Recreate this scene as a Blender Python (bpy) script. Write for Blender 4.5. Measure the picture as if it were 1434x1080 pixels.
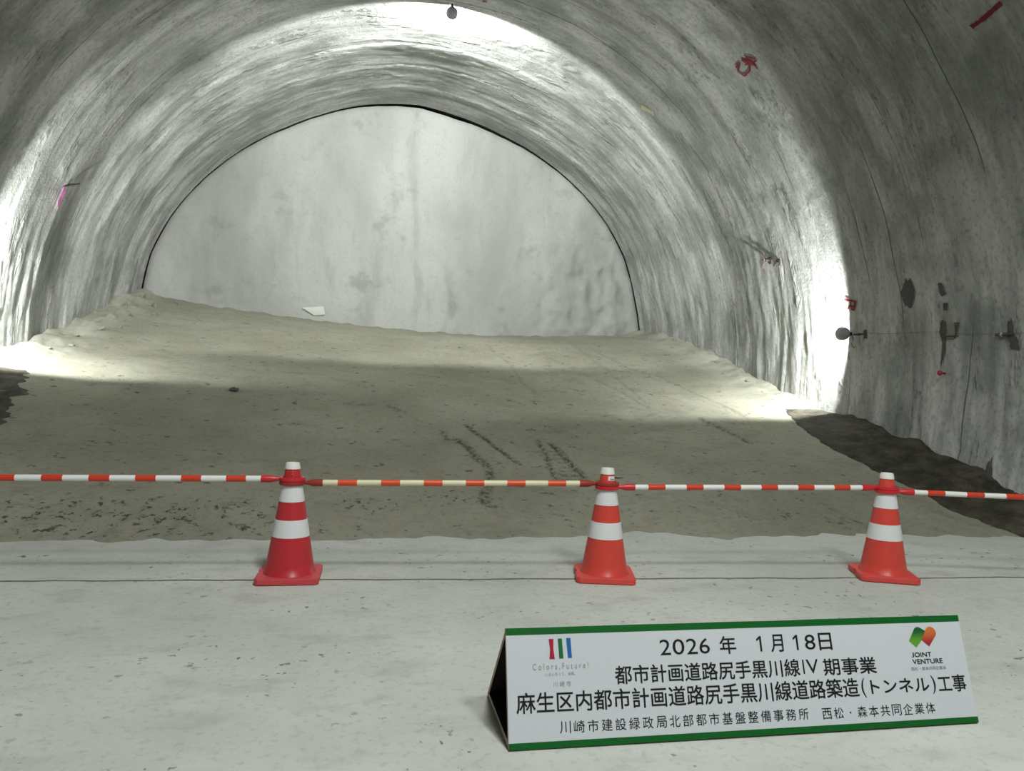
import bpy, bmesh, math, random
import numpy as np
from mathutils import Matrix, Vector

random.seed(7)
S = bpy.context.scene
for o in list(bpy.data.objects):
    bpy.data.objects.remove(o)
COL = S.collection

# ------------------------------------------------------------------ camera
CAM_H = 1.2707
yaw, pitch, roll = 0.2079, 0.0123, 0.0337
fwd = Vector((math.sin(yaw)*math.cos(pitch), math.cos(yaw)*math.cos(pitch), -math.sin(pitch)))
rt0 = Vector((math.cos(yaw), -math.sin(yaw), 0.0))
up0 = rt0.cross(fwd)
rt = rt0*math.cos(roll) + up0*math.sin(roll)
up = up0*math.cos(roll) - rt0*math.sin(roll)
cd = bpy.data.cameras.new('camera')
cd.sensor_fit = 'HORIZONTAL'
cd.sensor_width = 36.0
cd.lens = 36.0*1076.19/1434.0
cd.clip_start = 0.05
cam = bpy.data.objects.new('camera', cd)
COL.objects.link(cam)
cam.matrix_world = Matrix(((rt.x, up.x, -fwd.x, 0), (rt.y, up.y, -fwd.y, 0), (rt.z, up.z, -fwd.z, CAM_H), (0, 0, 0, 1)))
S.camera = cam

# ------------------------------------------------------------------ view and world
S.view_settings.view_transform = 'Standard'
S.view_settings.look = 'None'
S.view_settings.exposure = 0.0
S.view_settings.gamma = 1.0
S.view_settings.use_curve_mapping = False
wd = bpy.data.worlds.new('tunnel_air')
S.world = wd
wd.use_nodes = True
wd.node_tree.nodes['Background'].inputs[0].default_value = (0.85, 1.0, 0.9, 1)
wd.node_tree.nodes['Background'].inputs[1].default_value = 0.015

LAMP_COLOR = (0.975, 1.0, 0.965)
# power (W) of the tunnel lamps: front row seen in the picture, rear row behind the camera
P_TOP, P_RIGHT, P_LEFT = 1080, 500, 410
P_REAR_TOP, P_REAR_FAR = 1050, 950

# ------------------------------------------------------------------ helpers
def link(o, parent=None):
    COL.objects.link(o)
    if parent is not None:
        o.parent = parent
    return o

def tag(o, label=None, cat=None, group=None, kind=None):
    if label: o['label'] = label
    if cat: o['category'] = cat
    if group: o['group'] = group
    if kind: o['kind'] = kind
    return o

def empty(name, loc=(0, 0, 0), rz=0.0):
    o = bpy.data.objects.new(name, None)
    o.empty_display_size = 0.1
    o.location = loc
    o.rotation_euler = (0, 0, rz)
    return link(o)

def mesh_obj(name, verts, faces, mat=None, parent=None, smooth=False, mats=None, fmat=None):
    me = bpy.data.meshes.new(name)
    me.from_pydata([tuple(map(float, v)) for v in verts], [], faces)
    me.update()
    for m in (mats or ([mat] if mat else [])):
        me.materials.append(m)
    if fmat is not None:
        me.polygons.foreach_set('material_index', fmat)
    if smooth:
        me.polygons.foreach_set('use_smooth', [True]*len(me.polygons))
    return link(bpy.data.objects.new(name, me), parent)

def bm_obj(name, bm, mat, parent=None, smooth=False, mats=None):
    me = bpy.data.meshes.new(name)
    bmesh.ops.recalc_face_normals(bm, faces=bm.faces)
    bm.to_mesh(me)
    bm.free()
    for m in (mats or [mat]):
        me.materials.append(m)
    if smooth:
        me.polygons.foreach_set('use_smooth', [True]*len(me.polygons))
        try:
            me.set_sharp_from_angle(angle=math.radians(38))
        except Exception:
            pass
    return link(bpy.data.objects.new(name, me), parent)

def lathe(name, prof, mat, parent=None, seg=48, closed=True, mtx=None):
    """revolve (radius, z) pairs about z"""
    bm = bmesh.new()
    rings = []
    for r, z in prof:
        if r < 1e-6:
            rings.append([bm.verts.new((0, 0, z))])
        else:
            rings.append([bm.verts.new((r*math.cos(2*math.pi*i/seg), r*math.sin(2*math.pi*i/seg), z)) for i in range(seg)])
    for a, b in zip(rings[:-1], rings[1:]):
        if len(a) == 1 and len(b) == 1:
            continue
        for i in range(seg):
            j = (i+1) % seg
            if len(a) == 1: bm.faces.new((a[0], b[j], b[i]))
            elif len(b) == 1: bm.faces.new((a[i], a[j], b[0]))
            else: bm.faces.new((a[i], a[j], b[j], b[i]))
    if mtx is not None:
        bm.transform(mtx)
    return bm_obj(name, bm, mat, parent, smooth=True)

def tube_bm(bm, pts, rad, seg=8, mat_index=0):
    pts = [Vector(p) for p in pts]
    rings = []
    for i, p in enumerate(pts):
        d = (pts[min(i+1, len(pts)-1)] - pts[max(i-1, 0)]).normalized()
        a = d.cross(Vector((0, 0, 1)))
        if a.length < 1e-3: a = d.cross(Vector((1, 0, 0)))
        a.normalize(); b = d.cross(a)
        r = rad[i] if isinstance(rad, (list, tuple)) else rad
        rings.append([bm.verts.new(p + a*r*math.cos(2*math.pi*k/seg) + b*r*math.sin(2*math.pi*k/seg)) for k in range(seg)])
    for A, B in zip(rings[:-1], rings[1:]):
        for k in range(seg):
            f = bm.faces.new((A[k], A[(k+1) % seg], B[(k+1) % seg], B[k])); f.material_index = mat_index
    bm.faces.new(rings[0]).material_index = mat_index
    bm.faces.new(list(reversed(rings[-1]))).material_index = mat_index

def tube(name, pts, rad, mat, parent=None, seg=10):
    bm = bmesh.new(); tube_bm(bm, pts, rad, seg)
    return bm_obj(name, bm, mat, parent, smooth=True)

def prism(name, outline, z0, z1, mat, parent=None, bevel=0.0):
    bm = bmesh.new()
    lo = [bm.verts.new((x, y, z0)) for x, y in outline]
    hi = [bm.verts.new((x, y, z1)) for x, y in outline]
    n = len(outline)
    bm.faces.new(list(reversed(lo))); bm.faces.new(hi)
    for i in range(n):
        j = (i+1) % n
        bm.faces.new((lo[i], lo[j], hi[j], hi[i]))
    if bevel:
        bmesh.ops.bevel(bm, geom=bm.edges[:], offset=bevel, segments=2, affect='EDGES', profile=0.5)
    return bm_obj(name, bm, mat, parent)

# numpy gradient noise -----------------------------------------------------
_rng = np.random.RandomState(11)
_PERM = np.concatenate([_rng.permutation(256)]*3)
_GR = _rng.normal(size=(256, 3)); _GR /= np.linalg.norm(_GR, axis=1)[:, None]
def pnoise(x, y, z=0.0):
    x, y, z = np.broadcast_arrays(np.asarray(x, float), np.asarray(y, float), np.asarray(z, float))
    xi, yi, zi = [np.floor(v).astype(int) for v in (x, y, z)]
    xf, yf, zf = x-xi, y-yi, z-zi
    f = lambda t: t*t*t*(t*(t*6-15)+10)
    u, v, w = f(xf), f(yf), f(zf)
    def g(a, b, c):
        h = _PERM[_PERM[_PERM[(xi+a) & 255] + ((yi+b) & 255)] + ((zi+c) & 255)]
        G = _GR[h]
        return G[..., 0]*(xf-a) + G[..., 1]*(yf-b) + G[..., 2]*(zf-c)
    L = lambda a, b, t: a + t*(b-a)
    return L(L(L(g(0,0,0), g(1,0,0), u), L(g(0,1,0), g(1,1,0), u), v), L(L(g(0,0,1), g(1,0,1), u), L(g(0,1,1), g(1,1,1), u), v), w)
def fbm(x, y, z=0.0, octv=4):
    s, a = 0.0, 1.0
    for k in range(octv):
        s = s + a*pnoise(x*2**k + 17.3*k, y*2**k - 5.1*k, z*2**k + 3.7*k); a *= 0.5
    return s
def sstep(a, b, t):
    t = np.clip((t-a)/(b-a), 0, 1); return t*t*(3-2*t)

# ------------------------------------------------------------------ material helpers
class NT:
    def __init__(self, name):
        self.m = bpy.data.materials.new(name); self.m.use_nodes = True
        self.t = self.m.node_tree; self.b = self.t.nodes['Principled BSDF']
    def n(self, typ, **kw):
        nd = self.t.nodes.new(typ)
        for k, v in kw.items(): setattr(nd, k, v)
        return nd
    def put(self, sock, val):
        if isinstance(val, bpy.types.NodeSocket): self.t.links.new(val, sock)
        else: sock.default_value = val
    def math(self, op, a, b=0.0, c=None, clamp=False):
        nd = self.n('ShaderNodeMath', operation=op, use_clamp=clamp)
        self.put(nd.inputs[0], a); self.put(nd.inputs[1], b)
        if c is not None: self.put(nd.inputs[2], c)
        return nd.outputs[0]
    def noise(self, vec, scale, detail=4.0, rough=0.55, dist=0.0):
        nd = self.n('ShaderNodeTexNoise')
        self.put(nd.inputs['Vector'], vec); nd.inputs['Scale'].default_value = scale
        nd.inputs['Detail'].default_value = detail; nd.inputs['Roughness'].default_value = rough
        nd.inputs['Distortion'].default_value = dist
        return nd.outputs['Fac']
    def ramp(self, fac, stops):
        nd = self.n('ShaderNodeMapRange', interpolation_type='SMOOTHSTEP')
        self.put(nd.inputs['Value'], fac)
        (a, x), (b, y) = stops
        nd.inputs['From Min'].default_value = a; nd.inputs['From Max'].default_value = b
        nd.inputs['To Min'].default_value = x; nd.inputs['To Max'].default_value = y
        return nd.outputs['Result']
    def mix(self, fac, a, b, mode='MIX'):
        nd = self.n('ShaderNodeMix', data_type='RGBA', blend_type=mode)
        self.put(nd.inputs[0], fac)
        for s, v in ((nd.inputs[6], a), (nd.inputs[7], b)):
            if isinstance(v, bpy.types.NodeSocket): self.t.links.new(v, s)
            else: s.default_value = (*v, 1)
        return nd.outputs[2]
    def mul(self, vec, s):
        nd = self.n('ShaderNodeVectorMath', operation='MULTIPLY')
        self.put(nd.inputs[0], vec); nd.inputs[1].default_value = s
        return nd.outputs[0]
    def obj(self): return self.n('ShaderNodeTexCoord').outputs['Object']
    def attr(self, name): return self.n('ShaderNodeAttribute', attribute_name=name)
    def bump(self, h, strength, dist, prev=None):
        nd = self.n('ShaderNodeBump'); nd.inputs['Strength'].default_value = strength
        nd.inputs['Distance'].default_value = dist
        self.put(nd.inputs['Height'], h)
        if prev is not None: self.put(nd.inputs['Normal'], prev)
        return nd.outputs[0]
    def out(self, col=None, rough=None, normal=None, spec=None, metal=None):
        if col is not None: self.put(self.b.inputs['Base Color'], col if isinstance(col, bpy.types.NodeSocket) else (*col, 1))
        if rough is not None: self.put(self.b.inputs['Roughness'], rough)
        if normal is not None: self.put(self.b.inputs['Normal'], normal)
        if spec is not None: self.b.inputs['Specular IOR Level'].default_value = spec
        if metal is not None: self.b.inputs['Metallic'].default_value = metal
        return self.m

def plain(name, col, rough=0.6, spec=0.4, var=0.12, scale=30.0, metal=0.0, bump=0.0):
    t = NT(name); v = t.obj()
    f = t.noise(v, scale, 3)
    c = t.mix(f, tuple(x*(1-var) for x in col), tuple(min(1, x*(1+var)) for x in col))
    return t.out(c, rough, t.bump(f, bump, 0.002) if bump else None, spec, metal)

def mat_lining():
    t = NT('shotcrete_lining')
    a = t.attr('lin')                       # x: arc length round the vault, y: distance along the tunnel, z: height over the ground
    sep = t.n('ShaderNodeSeparateXYZ'); t.t.links.new(a.outputs['Vector'], sep.inputs[0])
    v = a.outputs['Vector']
    streak = t.noise(t.mul(v, (0.42, 2.0, 0)), 1.0, 8, 0.66, 0.3)
    fine_streak = t.noise(t.mul(v, (1.1, 11.0, 0)), 1.0, 5, 0.6, 0.3)
    blotch = t.noise(t.mul(v, (0.9, 1.1, 0)), 1.0, 6, 0.6)
    c = t.mix(t.ramp(streak, ((0.33, 0.0), (0.68, 1.0))), (0.285, 0.295, 0.278), (0.59, 0.60, 0.58))
    c = t.mix(t.math('MULTIPLY', t.ramp(blotch, ((0.46, 0.0), (0.64, 1.0))), 0.66), c, (0.205, 0.22, 0.205))
    grain = t.noise(t.mul(v, (15, 19, 0)), 1.0, 5, 0.7)
    c = t.mix(t.math('MULTIPLY', t.ramp(grain, ((0.47, 0.0), (0.68, 1.0))), 0.5), c, (0.15, 0.16, 0.15))
    c = t.mix(t.math('MULTIPLY', t.ramp(fine_streak, ((0.55, 0.0), (0.72, 1.0))), 0.35), c, (0.56, 0.57, 0.54))
    c = t.mix(t.math('MULTIPLY', t.ramp(fine_streak, ((0.42, 1.0), (0.27, 0.0))), 0.0), c, (0.1, 0.1, 0.1))
    # dark hairlines at joints between sprayed rounds, the steps' shade painted in
    wob = t.noise(t.mul(v, (0.25, 0.2, 0)), 1.0, 3)
    ph = t.math('FRACT', t.math('MULTIPLY', t.math('ADD', sep.outputs[1], t.math('MULTIPLY', wob, 0.45)), 1/0.52))
    line = t.math('LESS_THAN', t.math('ABSOLUTE', t.math('SUBTRACT', ph, 0.5)), 0.016)
    msk = t.ramp(t.noise(t.mul(v, (0.35, 1.7, 0)), 1.0, 3), ((0.50, 0.0), (0.60, 1.0)))
    c = t.mix(t.math('MULTIPLY', t.math('MULTIPLY', line, msk), 0.75), c, (0.055, 0.06, 0.055))
    # pits in rough patches
    grit = t.noise(t.mul(v, (9, 16, 0)), 1.0, 5, 0.65)
    patch = t.ramp(t.noise(t.mul(v, (0.9, 2.6, 0)), 1.0, 4), ((0.54, 0.0), (0.66, 1.0)))
    c = t.mix(t.math('MULTIPLY', t.math('MULTIPLY', t.ramp(grit, ((0.42, 1.0), (0.34, 0.0))), 0.0), patch), c, (0.1, 0.1, 0.1))
    pit = t.math('MULTIPLY', t.ramp(grit, ((0.55, 0.0), (0.64, 1.0))), patch)
    c = t.mix(t.math('MULTIPLY', pit, 0.6), c, (0.10, 0.105, 0.10))
    g2 = t.noise(t.mul(v, (30, 38, 0)), 1.0, 4, 0.6)
    n = t.bump(streak, 0.25, 0.03)
    n = t.bump(fine_streak, 0.3, 0.02, n)
    n = t.bump(grain, 0.28, 0.02, n)
    n = t.bump(t.math('MULTIPLY', grit, t.math('ADD', t.math('MULTIPLY', patch, 1.0), 0.12)), 0.9, 0.05, n)
    n = t.bump(g2, 0.45, 0.012, n)
    return t.out(c, 0.92, n, 0.15)

def mat_face():
    t = NT('shotcrete_face'); v = t.obj()
    big = t.noise(t.mul(v, (0.55, 1, 0.22)), 1.0, 6, 0.55, 0.4)
    st = t.noise(t.mul(v, (1.9, 1, 0.45)), 1.0, 5, 0.6, 0.3)
    blot = t.noise(v, 1.5, 5, 0.6)
    c = t.mix(t.ramp(big, ((0.30, 0.0), (0.68, 1.0))), (0.345, 0.355, 0.333), (0.465, 0.475, 0.455))
    c = t.mix(t.math('MULTIPLY', t.ramp(st, ((0.52, 0.0), (0.68, 1.0))), 0.6), c, (0.32, 0.33, 0.31))
    gf = t.noise(v, 14, 5, 0.7)
    c = t.mix(t.math('MULTIPLY', t.ramp(gf, ((0.5, 0.0), (0.72, 1.0))), 0.3), c, (0.26, 0.265, 0.25))
    c = t.mix(t.math('MULTIPLY', t.ramp(blot, ((0.57, 0.0), (0.72, 1.0))), 0.55), c, (0.25, 0.255, 0.245))
    g = t.noise(v, 22, 5, 0.6)
    n = t.bump(st, 0.35, 0.04)
    n = t.bump(g, 0.35, 0.015, n)
    return t.out(c, 0.92, n, 0.15)

def mat_dirt():
    t = NT('packed_dirt'); v = t.obj()
    big = t.noise(v, 0.55, 6, 0.6)
    mid = t.noise(t.mul(v, (2.2, 3.2, 1)), 1.0, 6, 0.62)
    c = t.mix(t.ramp(big, ((0.32, 0.0), (0.68, 1.0))), (0.235, 0.232, 0.180), (0.315, 0.310, 0.250))
    c = t.mix(t.math('MULTIPLY', t.ramp(mid, ((0.52, 0.0), (0.70, 1.0))), 0.5), c, (0.19, 0.185, 0.145))
    sp = t.noise(t.mul(v, (7, 7.5, 7)), 1.0, 5, 0.68)
    c = t.mix(t.math('MULTIPLY', t.ramp(sp, ((0.60, 0.0), (0.68, 1.0))), 0.8), c, (0.07, 0.068, 0.055))
    g0 = t.noise(v, 17, 6, 0.75)
    c = t.mix(t.math('MULTIPLY', t.ramp(g0, ((0.48, 0.0), (0.70, 1.0))), 0.45), c, (0.12, 0.117, 0.09))
    a = t.attr('stain')
    rag = t.noise(t.mul(v, (24, 15, 8)), 1.0, 5, 0.7)
    s = t.math('MULTIPLY', a.outputs['Fac'], t.ramp(rag, ((0.42, 0.08), (0.60, 1.0))))
    c = t.mix(s, c, (0.05, 0.046, 0.036))
    k = t.attr('speck')
    kn = t.noise(t.mul(v, (15, 11, 6)), 1.0, 5, 0.68)
    thr = t.math('SUBTRACT', 0.72, t.math('MULTIPLY', k.outputs['Fac'], 0.155))
    kk = t.math('MULTIPLY', t.math('SUBTRACT', kn, thr), 22.0, clamp=True)
    kk = t.math('MULTIPLY', kk, t.math('MULTIPLY', k.outputs['Fac'], 0.9))
    c = t.mix(kk, c, (0.045, 0.042, 0.034))
    b = t.attr('pale')
    c = t.mix(b.outputs['Fac'], c, (0.42, 0.42, 0.36))
    g = t.noise(v, 26, 5, 0.65)
    n = t.bump(mid, 0.3, 0.03)
    n = t.bump(g, 0.35, 0.012, n)
    n = t.bump(s, 0.5, -0.02, n)
    return t.out(c, 0.95, n, 0.12)

def mat_floor():
    t = NT('concrete_floor'); v = t.obj()
    sep = t.n('ShaderNodeSeparateXYZ'); t.t.links.new(v, sep.inputs[0])
    big = t.noise(v, 0.8, 6, 0.6)
    mid = t.noise(t.mul(v, (2.5, 4.2, 1)), 1.0, 6, 0.6)
    c = t.mix(t.ramp(big, ((0.3, 0.0), (0.7, 1.0))), (0.475, 0.495, 0.455), (0.575, 0.592, 0.55))
    c = t.mix(t.math('MULTIPLY', t.ramp(mid, ((0.50, 0.0), (0.70, 1.0))), 0.55), c, (0.38, 0.385, 0.35))
    fine = t.noise(v, 24, 5, 0.7)
    c = t.mix(t.math('MULTIPLY', t.ramp(fine, ((0.50, 0.0), (0.70, 1.0))), 0.4), c, (0.30, 0.30, 0.27))
    sp = t.noise(t.mul(v, (15, 15, 15)), 1.0, 3, 0.62)
    spm = t.ramp(t.noise(v, 1.1, 4), ((0.45, 0.0), (0.62, 1.0)))
    c = t.mix(t.math('MULTIPLY', t.math('MULTIPLY', t.ramp(sp, ((0.63, 0.0), (0.67, 1.0))), spm), 0.85), c, (0.09, 0.09, 0.08))
    # joints between concrete pours
    jn = t.math('MULTIPLY', t.math('SUBTRACT', t.noise(v, 3.0, 4), 0.5), 0.06)
    yy = t.math('ADD', t.math('ADD', sep.outputs[1], t.math('MULTIPLY', sep.outputs[0], 0.0678)), jn)
    j1 = t.math('LESS_THAN', t.math('ABSOLUTE', t.math('SUBTRACT', yy, 4.765)), 0.0135)
    c = t.mix(t.math('MULTIPLY', j1, 0.92), c, (0.10, 0.10, 0.088))
    n = t.bump(mid, 0.15, 0.01)
    n = t.bump(fine, 0.2, 0.006, n)
    n = t.bump(j1, 0.6, -0.01, n)
    return t.out(c, 0.9, n, 0.15)

def mat_mud():
    t = NT('dark_mud_soil'); v = t.obj()
    mid = t.noise(v, 4.0, 6, 0.65)
    c = t.mix(t.ramp(mid, ((0.35, 0.0), (0.7, 1.0))), (0.030, 0.027, 0.020), (0.085, 0.078, 0.058))
    n = t.bump(mid, 0.8, 0.10)
    n = t.bump(t.noise(v, 22, 5, 0.65), 0.6, 0.02, n)
    return t.out(c, 0.85, n, 0.2)

M = {}
M['lining'] = mat_lining(); M['face'] = mat_face(); M['dirt'] = mat_dirt(); M['floor'] = mat_floor(); M['mud'] = mat_mud()
M['cone_crimson'] = plain('crimson_plastic', (0.48, 0.028, 0.036), 0.34, 0.5, 0.10)
M['cone_pink'] = plain('faded_crimson_plastic', (0.56, 0.062, 0.075), 0.5, 0.4, 0.12)
M['cone_red'] = plain('orange_red_plastic', (0.62, 0.062, 0.044), 0.36, 0.5, 0.10)
M['cone_red_base'] = plain('worn_red_plastic', (0.64, 0.072, 0.060), 0.5, 0.4, 0.12)
M['band'] = plain('white_reflective_sheet', (0.72, 0.73, 0.75), 0.32, 0.5, 0.05, 60)
M['cap'] = plain('white_cap_plastic', (0.74, 0.74, 0.70), 0.5, 0.4, 0.05)
M['bar_white'] = plain('white_bar_plastic', (0.80, 0.81, 0.80), 0.4, 0.5, 0.04)
M['bar_cream'] = plain('yellowed_bar_plastic', (0.72, 0.68, 0.47), 0.45, 0.4, 0.06)
M['bar_orange'] = plain('orange_reflective_tape', (0.68, 0.075, 0.018), 0.4, 0.5, 0.15, 80)
M['bar_red'] = plain('red_orange_tape', (0.62, 0.048, 0.018), 0.4, 0.5, 0.15, 80)
M['ring_red'] = plain('red_ring_plastic', (0.56, 0.022, 0.032), 0.36, 0.5, 0.1)
M['ring_dull'] = plain('faded_red_ring_plastic', (0.30, 0.032, 0.022), 0.5, 0.4, 0.15)
M['sign_white'] = plain('white_sign_sheet', (0.58, 0.615, 0.65), 0.35, 0.4, 0.015, 3)
M['sign_green'] = plain('green_border_sheet', (0.004, 0.105, 0.016), 0.4, 0.4, 0.06, 12)
M['ink'] = plain('black_print', (0.008, 0.009, 0.011), 0.5, 0.3, 0.0)
M['ink_grey'] = plain('grey_print', (0.30, 0.315, 0.33), 0.5, 0.3, 0.0)
M['ink_dim'] = plain('dim_grey_print', (0.20, 0.21, 0.23), 0.5, 0.3, 0.0)
M['wood'] = plain('bare_plywood', (0.42, 0.33, 0.25), 0.75, 0.2, 0.25, 14, bump=0.3)
M['shaded_wood'] = plain('painted_shade_inside', (0.022, 0.018, 0.014), 0.85, 0.1, 0.2, 14)  # wood inside the sign, its shade put into the colour
M['logo_red'] = plain('red_print', (0.36, 0.012, 0.035), 0.5, 0.3, 0.0)
M['logo_green'] = plain('green_print', (0.010, 0.135, 0.04), 0.5, 0.3, 0.0)
M['logo_blue'] = plain('blue_print', (0.012, 0.12, 0.36), 0.5, 0.3, 0.0)
M['housing'] = plain('grey_lamp_housing', (0.32, 0.325, 0.335), 0.5, 0.4, 0.08)
M['socket'] = plain('black_rubber_socket', (0.02, 0.021, 0.023), 0.6, 0.3, 0.05)
M['steel'] = plain('bright_steel', (0.62, 0.63, 0.64), 0.35, 0.5, 0.1, 40, metal=0.9)
M['rust'] = plain('dull_rusty_steel', (0.10, 0.085, 0.07), 0.7, 0.3, 0.3, 40, metal=0.3)
M['cable'] = plain('dark_cable', (0.10, 0.105, 0.10), 0.6, 0.3, 0.05)
M['pink'] = plain('pink_ribbon', (0.85, 0.33, 0.68), 0.6, 0.2, 0.06)
M['palepink'] = plain('pale_pink_ribbon', (0.74, 0.56, 0.56), 0.7, 0.2, 0.05)
M['red_tip'] = plain('red_plastic_cap', (0.40, 0.025, 0.06), 0.45, 0.4, 0.08)
M['spray'] = plain('red_spray_paint', (0.22, 0.03, 0.04), 0.8, 0.2, 0.3, 25)
M['spray_yellow'] = plain('pale_yellow_paint', (0.50, 0.50, 0.34), 0.8, 0.2, 0.2, 25)
M['pitted'] = plain('pitted_dark_concrete', (0.085, 0.087, 0.077), 0.8, 0.25, 0.35, 18, bump=0.6)
M['patch_reflection'] = plain('painted_reflection', (0.66, 0.67, 0.62), 0.9, 0.15, 0.06, 9, bump=0.4)
M['board'] = plain('grey_timber_board', (0.24, 0.225, 0.185), 0.8, 0.2, 0.2, 16)
t = NT('lamp_glass'); t.out((1, 1, 1), 0.3)
t.b.inputs['Emission Color'].default_value = (0.95, 1.0, 0.93, 1); t.b.inputs['Emission Strength'].default_value = 25
M['glow'] = t.m

# ------------------------------------------------------------------ tunnel lining
XC, ZC, R0, YF = 1.153, 1.517, 5.565, 16.948
ARCH = np.array([(-18,5.49),(8.35,5.503),(17.06,5.533),(27.5,5.627),(36.6,5.637),(47,5.592),(57.8,5.544),(69.3,5.513),(79.8,5.541),(88.4,5.605),(96,5.586),
                 (102.3,5.574),(110.3,5.532),(118.6,5.517),(128.1,5.544),(138.4,5.582),(149.6,5.616),(159,5.605),(167.5,5.52),(198,5.5)])
LP = np.array([(5.6,-.03),(7.0,.27),(9.0,.80),(11.02,1.30),(12.2,1.48),(13.5,1.85),(15.2,2.28),(16.8,2.69),(18,2.85)])
CP = np.array([(5.85,-.02),(7.0,.2),(9.0,.62),(11,1.06),(13,1.5),(15,1.92),(17,2.2),(18,2.3)])
RP = np.array([(5.45,-.03),(6.5,.14),(7.3,.30),(8,.47),(8.7,.62),(9.3,.75),(10,.93),(10.9,1.09),(12.1,1.4),(13.4,1.76),(14.7,2.05),(16.1,2.26),(17,2.32),(18,2.4)])
def ramp_z(X, Y):
    X = np.asarray(X, float); Y = np.asarray(Y, float)
    def ip(P):
        s = (P[1,1]-P[0,1])/(P[1,0]-P[0,0])
        return np.where(Y < P[0,0], P[0,1]+s*(Y-P[0,0]), np.interp(Y, P[:,0], P[:,1]))
    l, c, r = ip(LP), ip(CP), ip(RP); s = np.clip((X-XC)/5.4, -1.1, 1.1)
    return c*(1-s*s) + l*s*(s-1)/2 + r*s*(s+1)/2

def lining_r(th, Y):
    """radius of the sprayed lining at angle th (degrees) and distance Y"""
    th = np.asarray(th, float); Y = np.asarray(Y, float)
    s = np.radians(th)*R0
    r = R0 + (np.interp(th, ARCH[:,0], ARCH[:,1])-R0)*sstep(12.5, 16.5, Y)
    z = ZC + R0*np.sin(np.radians(th))
    gz = np.maximum(ramp_z(XC+R0*np.cos(np.radians(th)), Y), 0)
    low = 1 - sstep(0.6, 3.2, z-gz)
    fade = 1 - 0.75*sstep(16.2, 16.9, Y)
    wob = 0.30*pnoise(s*0.22, Y*0.2, 4.0) + 0.05*pnoise(s*0.9, Y*0.3, 2.0)
    ph = (Y + wob)/1.06
    k = np.floor(ph); fr = ph-k
    amp = 0.030*(0.55 + 0.9*pnoise(s*0.35, k*3.7, 9.0))
    d = amp*(fr-0.5)*2*0.45 - 0.022*np.cos(2*np.pi*fr)*0.3
    d = d + 0.04*fbm(s*0.16, Y*0.45, 1.0, 3)
    d = d + (0.013+0.022*low)*fbm(s*0.35, Y*2.2, 6.0, 4)
    d = d + (0.006+0.024*low)*fbm(s*1.0, Y*7.0, 3.0, 3)
    rough = np.clip(fbm(s*0.6, Y*1.6, 12.0, 3)*2.2-0.15, 0, 1)
    d = d + (0.03*rough)*pnoise(s*6.0, Y*7.0, 8.0) + 0.006*pnoise(s*5.5, Y*6.0, 2.0)
    return r + d*fade

def lining_pt(th, Y, off=0.0):
    r = lining_r(th, Y) - off
    a = np.radians(th)
    return np.stack([XC + r*np.cos(a), np.broadcast_to(Y, np.shape(r))+0*r, ZC + r*np.sin(a)], -1)

def build_lining():
    ths = np.linspace(-18, 198, 440)
    Ys = np.concatenate([np.linspace(-11, 2.0, 27)[:-1], np.linspace(2.0, 5.5, 60)[:-1], np.linspace(5.5, YF+0.02, 300)])
    TH, YY = np.meshgrid(ths, Ys, indexing='ij')
    P = lining_pt(TH, YY)
    dth = np.gradient(P, axis=0); dy = np.gradient(P, axis=1)
    N = np.cross(dy, dth); N /= np.linalg.norm(N, axis=-1)[..., None]
    cx = np.array([XC, 0, ZC])
    rad = P - cx; rad[..., 1] = 0
    if (N*rad).sum() > 0: N = -N
    arc = np.radians(TH)*R0
    zg = P[..., 2]
    nY = len(Ys)
    def piece(name, a, b):
        i0 = np.argmin(abs(ths-a)); i1 = np.argmin(abs(ths-b))
        sub = P[i0:i1+1].reshape(-1, 3)
        n = i1-i0+1
        I = np.arange(n*nY).reshape(n, nY)
        F = np.stack([I[:-1, :-1], I[1:, :-1], I[1:, 1:], I[:-1, 1:]], -1).reshape(-1, 4)
        me = bpy.data.meshes.new(name)
        me.vertices.add(len(sub)); me.vertices.foreach_set('co', sub.ravel())
        me.loops.add(F.size); me.loops.foreach_set('vertex_index', F.ravel())
        me.polygons.add(len(F)); me.polygons.foreach_set('loop_start', np.arange(0, F.size, 4))
        me.polygons.foreach_set('use_smooth', np.ones(len(F), bool))
        me.update(calc_edges=True); me.validate()
        at = me.attributes.new('lin', 'FLOAT_VECTOR', 'POINT')
        at.data.foreach_set('vector', np.stack([arc[i0:i1+1], YY[i0:i1+1], zg[i0:i1+1]], -1).reshape(-1))
        me.normals_split_custom_set_from_vertices(N[i0:i1+1].reshape(-1, 3))
        me.materials.append(M['lining'])
        o = link(bpy.data.objects.new(name, me))
        return tag(o, kind='structure')
    return piece('wall_right', -18, 42), piece('ceiling', 42, 138), piece('wall_left', 138, 198)
wall_right, ceiling, wall_left = build_lining()
tag(wall_right, 'right half of the sprayed concrete tunnel lining behind the right bank', 'wall')
tag(ceiling, 'curved sprayed concrete crown of the tunnel vault', 'ceiling')
tag(wall_left, 'left half of the sprayed concrete tunnel lining', 'wall')

def th_of(x, z): return math.degrees(math.atan2(z-ZC, x-XC))

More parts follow.
